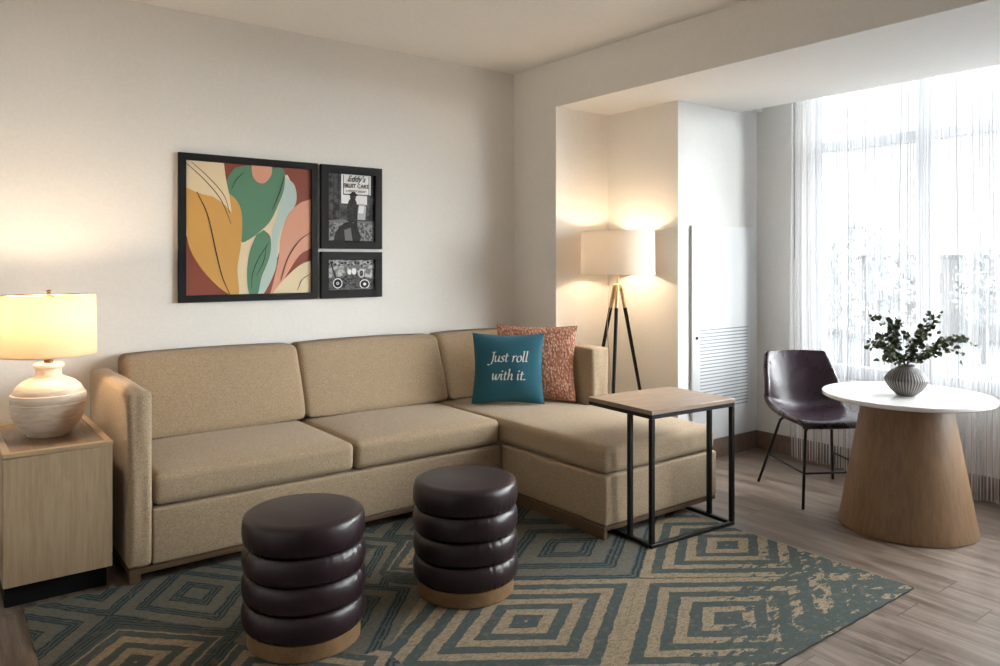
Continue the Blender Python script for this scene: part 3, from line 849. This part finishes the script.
bm = BM(); lathe(bm, [(.004, .620), (.010, .623), (.012, .628), (.006, .632), (.011, .637), (.008, .643), (.002, .645)], 20); fin('finial', bm, M['bronze'], tl)['label'] = 'bronze finial'
def bulb(par, z, x=0, y=0):
    bm = BM(); lathe(bm, [(.012, z), (.013, z+.02), (.024, z+.045), (.029, z+.065), (.024, z+.085), (.010, z+.096), (.002, z+.098)], 24)
    return fin('bulb', bm, M['bulb'], par, loc=(x, y, 0))
bulb(tl, .433)
def lamp_light(par, z, watts, x=0, y=0, col=(1, .78, .54), rad=.035):
    l = bpy.data.lights.new('bulb_light', 'POINT'); l.energy = watts; l.color = col; l.shadow_soft_size = rad
    o = bpy.data.objects.new('bulb_light', l); COL.objects.link(o); o.parent = par; o.location = (x, y, z); return o
TLW, FLW = 13.0, 15.0
lamp_light(tl, .545, TLW)

# ------------------------------------------------------------------ tripod floor lamp
fl = thing('tripod_floor_lamp', 'tripod floor lamp with black and brass legs and a white drum shade, in the nook', 'lamp', (3.848, 3.698, .0005))
HUB = 1.235
angs = [math.radians(a) for a in (-146, -15, 106)]
feet = []
for a in angs:
    R0, R1 = .024, .285
    def pt(z): 
        k = (HUB-z)/HUB; return Vector(((R0+(R1-R0)*k)*math.cos(a), (R0+(R1-R0)*k)*math.sin(a), z))
    bm = BM(); tube(bm, [pt(.002), pt(1.08)], [.010, .0135], 14); lg = fin('leg', bm, M['black'], fl)
    bm = BM(); tube(bm, [pt(1.081), pt(HUB)], [.0137, .0137], 14); fin('upper_leg', bm, M['brass'], lg)['label'] = 'brass upper section'
bm = BM(); lathe(bm, [(.006, HUB-.03), (.02, HUB-.025), (.026, HUB-.008), (.026, HUB+.006), (.018, HUB+.012), (.009, HUB+.016), (.009, 1.40), (.013, 1.402), (.013, 1.44), (.006, 1.441)], 28)
fin('hub', bm, M['brass'], fl)['label'] = 'brass hub and stem'
bm = BM(); tube(bm, catmull([(.0, -.0, HUB-.03), (-.04, .06, 1.0), (-.03, .05, .7), (.02, .06, .3), (.05, .12, .01)], 10), .003, 8)
fin('cord', bm, M['brass'], fl)
sh = shade_obj(fl, .258, .254, 1.312, 1.612, M['shade2'])
bm = BM()
for k in range(3):
    a = 2*PI*k/3+.2; tube(bm, [(.01*math.cos(a), .01*math.sin(a), 1.43), (.252*math.cos(a), .252*math.sin(a), 1.60)], .002, 6)
fin('spider', bm, M['brass'], fl)
bulb(fl, 1.442)
lamp_light(fl, 1.47, FLW)

# ------------------------------------------------------------------ round dining table
TX, TY = 4.154, 1.890
dt = thing('round_dining_table', 'round white-topped table on a tapered oak drum pedestal, by the sheer curtains', 'table', (TX, TY, 0))
bm = BM(); lathe(bm, [(.36, .674), (.405, .676), (.413, .682), (.414, .696), (.411, .700), (.36, .7005), (.1, .7005), (.004, .7005)], 128); fin('table_top', bm, M['marble'], dt)['label'] = 'thin glossy white top'
bm = BM(); lathe(bm, [(.325, .001), (.331, .004), (.331, .015), (.318, .08), (.288, .25), (.252, .45), (.222, .62), (.212, .6735)], 96); fin('pedestal', bm, M['pedestal'], dt)['label'] = 'tapered oak veneer drum'

VX, VY = TX-.054, TY-.024
vs = thing('ribbed_vase', 'squat grey ribbed ceramic vase in the middle of the white table', 'vase', (VX, VY, .7008))
prof = catmull([(.040, 0, .0), (.047, 0, .004), (.078, 0, .034), (.101, 0, .072), (.101, 0, .092), (.078, 0, .125), (.048, 0, .144), (.038, 0, .152), (.041, 0, .160)], 7)
prof = [(p.x, p.z) for p in prof]; inner = [(r-.005, z) for r, z in prof[::-1] if z > .10]
bm = BM(); lathe(bm, [(.004, 0)]+prof+inner, 176, False, lambda r, z, a: r*(1+.006*math.cos(44*a)) if r > .045 and z > .004 else r)
fin('body', bm, M['vase'], vs)

camR = Vector((.7957, -.6058, 0)); camF = Vector((.6058, .7959, 0)); UPV = Vector((0, 0, 1))
def branch(path, label, leafmat, nl, seed, size=.017, tw=1):
    rnd = random.Random(seed)
    o0 = Vector((VX, VY, .7008+.158))
    t = thing('leafy_branch', label, 'branch', o0, 0, 'cut branches in the vase')
    P = [Vector((rnd.uniform(-.012, .012), rnd.uniform(-.012, .012), -.10))]
    P.append(camR*path[0][0]*.12 + Vector((0, 0, 0.0)))
    P += [camR*a + UPV*b + camF*c for a, b, c in path]
    pts = catmull(P, 8)
    bm = BM(); tube(bm, pts, [.0022*(1-.6*i/len(pts)) for i in range(len(pts))], 6)
    lb = BM()
    start = 11
    def leaf(p, d, sz):
        d = d.normalized(); sd = d.cross(Vector((rnd.uniform(-1, 1), rnd.uniform(-1, 1), rnd.uniform(-.6, 1)))).normalized(); nn = d.cross(sd)
        rows = []
        for i in range(6):
            k = i/5; wv = sz*.46*math.sin(PI*min(.98, .04+k*.94))**.75
            c = p + d*sz*(k+.15) + nn*sz*.12*math.sin(PI*k)
            rows.append([lb.verts.new(c-sd*wv+nn*wv*.25), lb.verts.new(c), lb.verts.new(c+sd*wv+nn*wv*.25)])
        for a, b in zip(rows, rows[1:]):
            for j in range(2): lb.faces.new((a[j], a[j+1], b[j+1], b[j]))
    twigs = []
    for k in range(tw):
        i = rnd.randint(14, max(15, len(pts)-6)); tdir = (pts[min(i+1, len(pts)-1)]-pts[i-1]).normalized()
        q = (tdir + Vector((rnd.uniform(-.9, .9), rnd.uniform(-.9, .9), rnd.uniform(-.2, .8)))).normalized()*rnd.uniform(.05, .09)
        tp_ = catmull([pts[i], pts[i]+q*.5+Vector((0, 0, .006)), pts[i]+q], 6); tube(bm, tp_, .0012, 5); twigs.append(tp_)
    fin('stem', bm, M['stem'], t)
    for k in range(nl):
        i = start + int((len(pts)-1-start)*(k/(nl-1))**.9); p = pts[i]; tdir = (pts[min(i+1, len(pts)-1)]-pts[i-1]).normalized()
        for s_ in ((1, -1) if k < nl-1 else (0,)):
            q = tdir*.45 + Vector((rnd.uniform(-1, 1), rnd.uniform(-1, 1), rnd.uniform(-.7, .9)))*.75*(1 if s_ else .3)
            leaf(p, q, size*rnd.uniform(.7, 1.3))
    for tp_ in twigs:
        for k in range(2, len(tp_), 2):
            for s_ in (0, 1): leaf(tp_[k], Vector((rnd.uniform(-1, 1), rnd.uniform(-1, 1), rnd.uniform(-.5, 1))), size*rnd.uniform(.7, 1.2))
    fin('leaves', lb, leafmat, t)
br = [([(-.05, .02, -.02), (-.11, .035, -.05), (-.165, .03, -.06)], 'lowest leafy branch on the left of the vase, nearly level', 0, 9),
      ([(-.05, .05, .02), (-.11, .08, .03), (-.165, .09, .05)], 'leafy branch reaching left from the vase, second lowest', 0, 11),
      ([(-.06, .07, .0), (-.12, .12, -.01), (-.17, .125, -.02)], 'leafy branch reaching left from the vase, third from the bottom', 0, 10),
      ([(-.05, .09, .0), (-.09, .18, .02), (-.125, .235, .03), (-.165, .25, .03)], 'tallest leafy branch arching up on the left of the vase', 0, 10),
      ([(-.02, .08, .05), (-.035, .15, .06), (-.03, .21, .07)], 'thin grey-leaved branch standing upright over the vase', 1, 7),
      ([(.03, .07, -.02), (.07, .15, -.03), (.12, .21, -.02), (.155, .28, .0)], 'tallest leafy branch rising right of the vase', 0, 13),
      ([(.04, .06, .03), (.10, .13, .05), (.165, .19, .06), (.21, .27, .06)], 'leafy branch rising to the right, just under the tallest', 0, 13),
      ([(.05, .05, -.03), (.12, .10, -.05), (.20, .155, -.06), (.28, .135, -.06), (.345, .095, -.05)], 'longest leafy branch arching furthest right of the vase', 0, 13),
      ([(.05, .04, .0), (.12, .075, .0), (.21, .11, .02), (.27, .08, .02), (.30, .03, .02)], 'leafy branch drooping at its tip on the right of the vase', 0, 12),
      ([(.04, .03, -.04), (.09, .06, -.07), (.15, .075, -.08)], 'short leafy branch low on the right of the vase', 0, 10),
      ([(.02, .05, .0), (.05, .10, .0), (.10, .145, .01), (.16, .16, .01)], 'dense leafy branch over the right shoulder of the vase', 0, 12)]
for i, (pa, lab, lm, nl) in enumerate(br): branch(pa, lab, M['leaf2'] if lm else M['leaf'], nl, 20+i, .025, 3)

# ------------------------------------------------------------------ leather chair
fwd = Vector((-.516, -.857)); cx, cy = 4.300, 2.468
ch = thing('bucket_chair', 'dark leather bucket chair on thin black metal legs, behind the round table', 'chair', (cx, cy, 0), math.atan2(fwd.y, fwd.x)-PI/2)
# local: +y forward, x sideways
prof = [(.245, .440), (.235, .462), (.19, .468), (.08, .455), (-.04, .447), (-.13, .455), (-.195, .490), (-.222, .55), (-.240, .64), (-.262, .74), (-.280, .815), (-.284, .832)]
wid = [.195, .205, .215, .228, .238, .245, .248, .247, .240, .226, .206, .192]
side_up = [0, .0, .008, .030, .055, .075, .075, .05, .02, .0, 0, 0]
side_fw = [-.02, -.02, -.01, .0, .0, .02, .05, .085, .085, .065, .05, .045]
pc = catmull([(a, b, c) for (a, b), c in zip(prof, wid)], 5); sc_ = catmull([(a, b, 0) for a, b in zip(side_up, side_fw)], 5)
bm = BM(); G = []; nu = 20
for k, p in enumerate(pc):
    row = []
    for i in range(nu+1):
        u = 2*i/nu-1; e = abs(u)**2.2
        row.append(bm.verts.new((u*p.z, p.x+sc_[k].y*e, p.y+sc_[k].x*e)))
    G.append(row)
for a, b in zip(G, G[1:]):
    for i in range(nu): bm.faces.new((a[i], a[i+1], b[i+1], b[i]))
shell = fin('shell', bm, M['chairleather'], ch, loc=(.024, 0, .004))
shell['label'] = 'dark brown-plum leather bucket seat and back'
md = shell.modifiers.new('thick', 'SOLIDIFY'); md.thickness = .034; md.offset = 0
md = shell.modifiers.new('round', 'SUBSURF'); md.levels = 1; md.render_levels = 1
for p in shell.data.polygons: p.use_smooth = True
FX, FY = .25, .28
legp = {}
for sx in (-1, 1):
    for sy in (-1, 1):
        top = Vector((sx*.165, sy*.15-.0, .432)); ft = Vector((sx*FX, sy*FY, .003))
        a = top+(ft-top)*.06
        bm = BM(); tube(bm, [Vector((sx*.10, sy*.15, .434)), Vector((sx*.15, sy*.15, .433))] + [top+(ft-top)*k for k in (.03, .1, .5, 1)], .0085, 12)
        fin('leg', bm, M['black'], ch); legp[(sx, sy)] = (top, ft)
def lp(sx, sy, z):
    t_, f_ = legp[(sx, sy)]; k = (t_.z-z)/(t_.z-f_.z); return t_+(f_-t_)*k
bm = BM(); zb = .19
tube(bm, [lp(-1, -1, zb), lp(-1, 0 or 1, zb)], .006, 10); tube(bm, [lp(1, -1, zb), lp(1, 1, zb)], .006, 10); tube(bm, [lp(-1, 1, zb), lp(1, 1, zb)], .006, 10)
fin('footrest', bm, M['black'], ch)
for yy in (-.15, .15):
    bm = BM(); tube(bm, [Vector((-.10, yy, .434)), Vector((.10, yy, .434))], .008, 10); fin('seat_support', bm, M['black'], ch)

# ------------------------------------------------------------------ outside, seen faintly through the sheers
struct('ground', (X3+1.5, 120, -60, 90, -4.1, -4.0), M['asphalt'])
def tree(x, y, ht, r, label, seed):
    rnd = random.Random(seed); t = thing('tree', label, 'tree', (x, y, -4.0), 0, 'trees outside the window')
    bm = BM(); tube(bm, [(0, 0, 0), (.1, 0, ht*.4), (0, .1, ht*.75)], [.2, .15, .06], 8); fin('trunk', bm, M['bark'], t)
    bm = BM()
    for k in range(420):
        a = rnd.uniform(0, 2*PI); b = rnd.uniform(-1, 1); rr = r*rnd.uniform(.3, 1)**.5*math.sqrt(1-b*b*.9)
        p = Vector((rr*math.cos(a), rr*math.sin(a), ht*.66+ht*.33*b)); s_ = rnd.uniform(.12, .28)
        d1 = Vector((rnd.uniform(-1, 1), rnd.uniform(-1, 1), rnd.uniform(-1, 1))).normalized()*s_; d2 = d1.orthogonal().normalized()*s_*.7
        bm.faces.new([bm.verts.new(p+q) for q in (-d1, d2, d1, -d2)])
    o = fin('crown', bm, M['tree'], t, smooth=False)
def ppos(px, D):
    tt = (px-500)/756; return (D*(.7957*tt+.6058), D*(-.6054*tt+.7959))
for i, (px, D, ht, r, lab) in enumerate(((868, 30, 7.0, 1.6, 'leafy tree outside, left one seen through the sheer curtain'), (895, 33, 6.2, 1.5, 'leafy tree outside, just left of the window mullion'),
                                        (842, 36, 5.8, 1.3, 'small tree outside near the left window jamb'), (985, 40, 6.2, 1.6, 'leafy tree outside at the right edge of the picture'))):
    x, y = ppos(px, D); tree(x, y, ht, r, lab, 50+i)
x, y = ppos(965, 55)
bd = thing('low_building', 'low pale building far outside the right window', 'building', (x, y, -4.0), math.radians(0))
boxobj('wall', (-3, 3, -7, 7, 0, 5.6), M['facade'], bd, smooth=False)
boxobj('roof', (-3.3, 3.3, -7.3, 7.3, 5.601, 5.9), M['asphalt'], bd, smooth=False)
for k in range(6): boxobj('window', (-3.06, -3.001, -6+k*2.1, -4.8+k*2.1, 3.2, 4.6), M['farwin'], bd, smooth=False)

# ------------------------------------------------------------------ light
W = bpy.data.worlds.new('World'); C.world = W; W.use_nodes = True
wn = W.node_tree; bg = wn.nodes['Background']
tc = wn.nodes.new('ShaderNodeTexCoord'); sx_, sy_, sz_ = sepxyz(wn, tc.outputs['Generated'])
wn.links.new(mixc(wn, sz_.smooth(-.05, .6), (1, .985, .96, 1), (.80, .90, 1.0, 1)), bg.inputs['Color'])
bg.inputs['Strength'].default_value = 1.1
sl = bpy.data.lights.new('daylight', 'SUN'); sl.energy = 34.0; sl.angle = math.radians(75); sl.color = (.97, .985, 1)
so = bpy.data.objects.new('daylight', sl); COL.objects.link(so); so.location = (9, 0, 5)
so.rotation_euler = Vector((-.78, .52, -.33)).to_track_quat('-Z', 'Y').to_euler()
l = bpy.data.lights.new('window_portal', 'AREA'); l.shape = 'RECTANGLE'; l.size = WL-WR; l.size_y = WTOP-SILL
o = bpy.data.objects.new('window_portal', l); COL.objects.link(o)
o.location = (X3+.10, (WL+WR)/2, (WTOP+SILL)/2); o.rotation_euler = (PI/2, 0, PI/2)
l.cycles.is_portal = True

# ------------------------------------------------------------------ camera
cam = bpy.data.cameras.new('camera'); co = bpy.data.objects.new('camera', cam); COL.objects.link(co)
co.location = (0, 0, H); co.rotation_euler = (PI/2, 0, -math.atan2(.6058, .7959))
cam.sensor_width = 36; cam.lens = 756*36/1000; cam.shift_y = -.071; cam.clip_end = 300
C.camera = co
vsn = C.view_settings; vsn.view_transform = 'Standard'; vsn.look = 'None'; vsn.gamma = 1; vsn.use_curve_mapping = False
vsn.exposure = 0.38
C.cycles.max_bounces = 10; C.cycles.diffuse_bounces = 6; C.cycles.transparent_max_bounces = 16
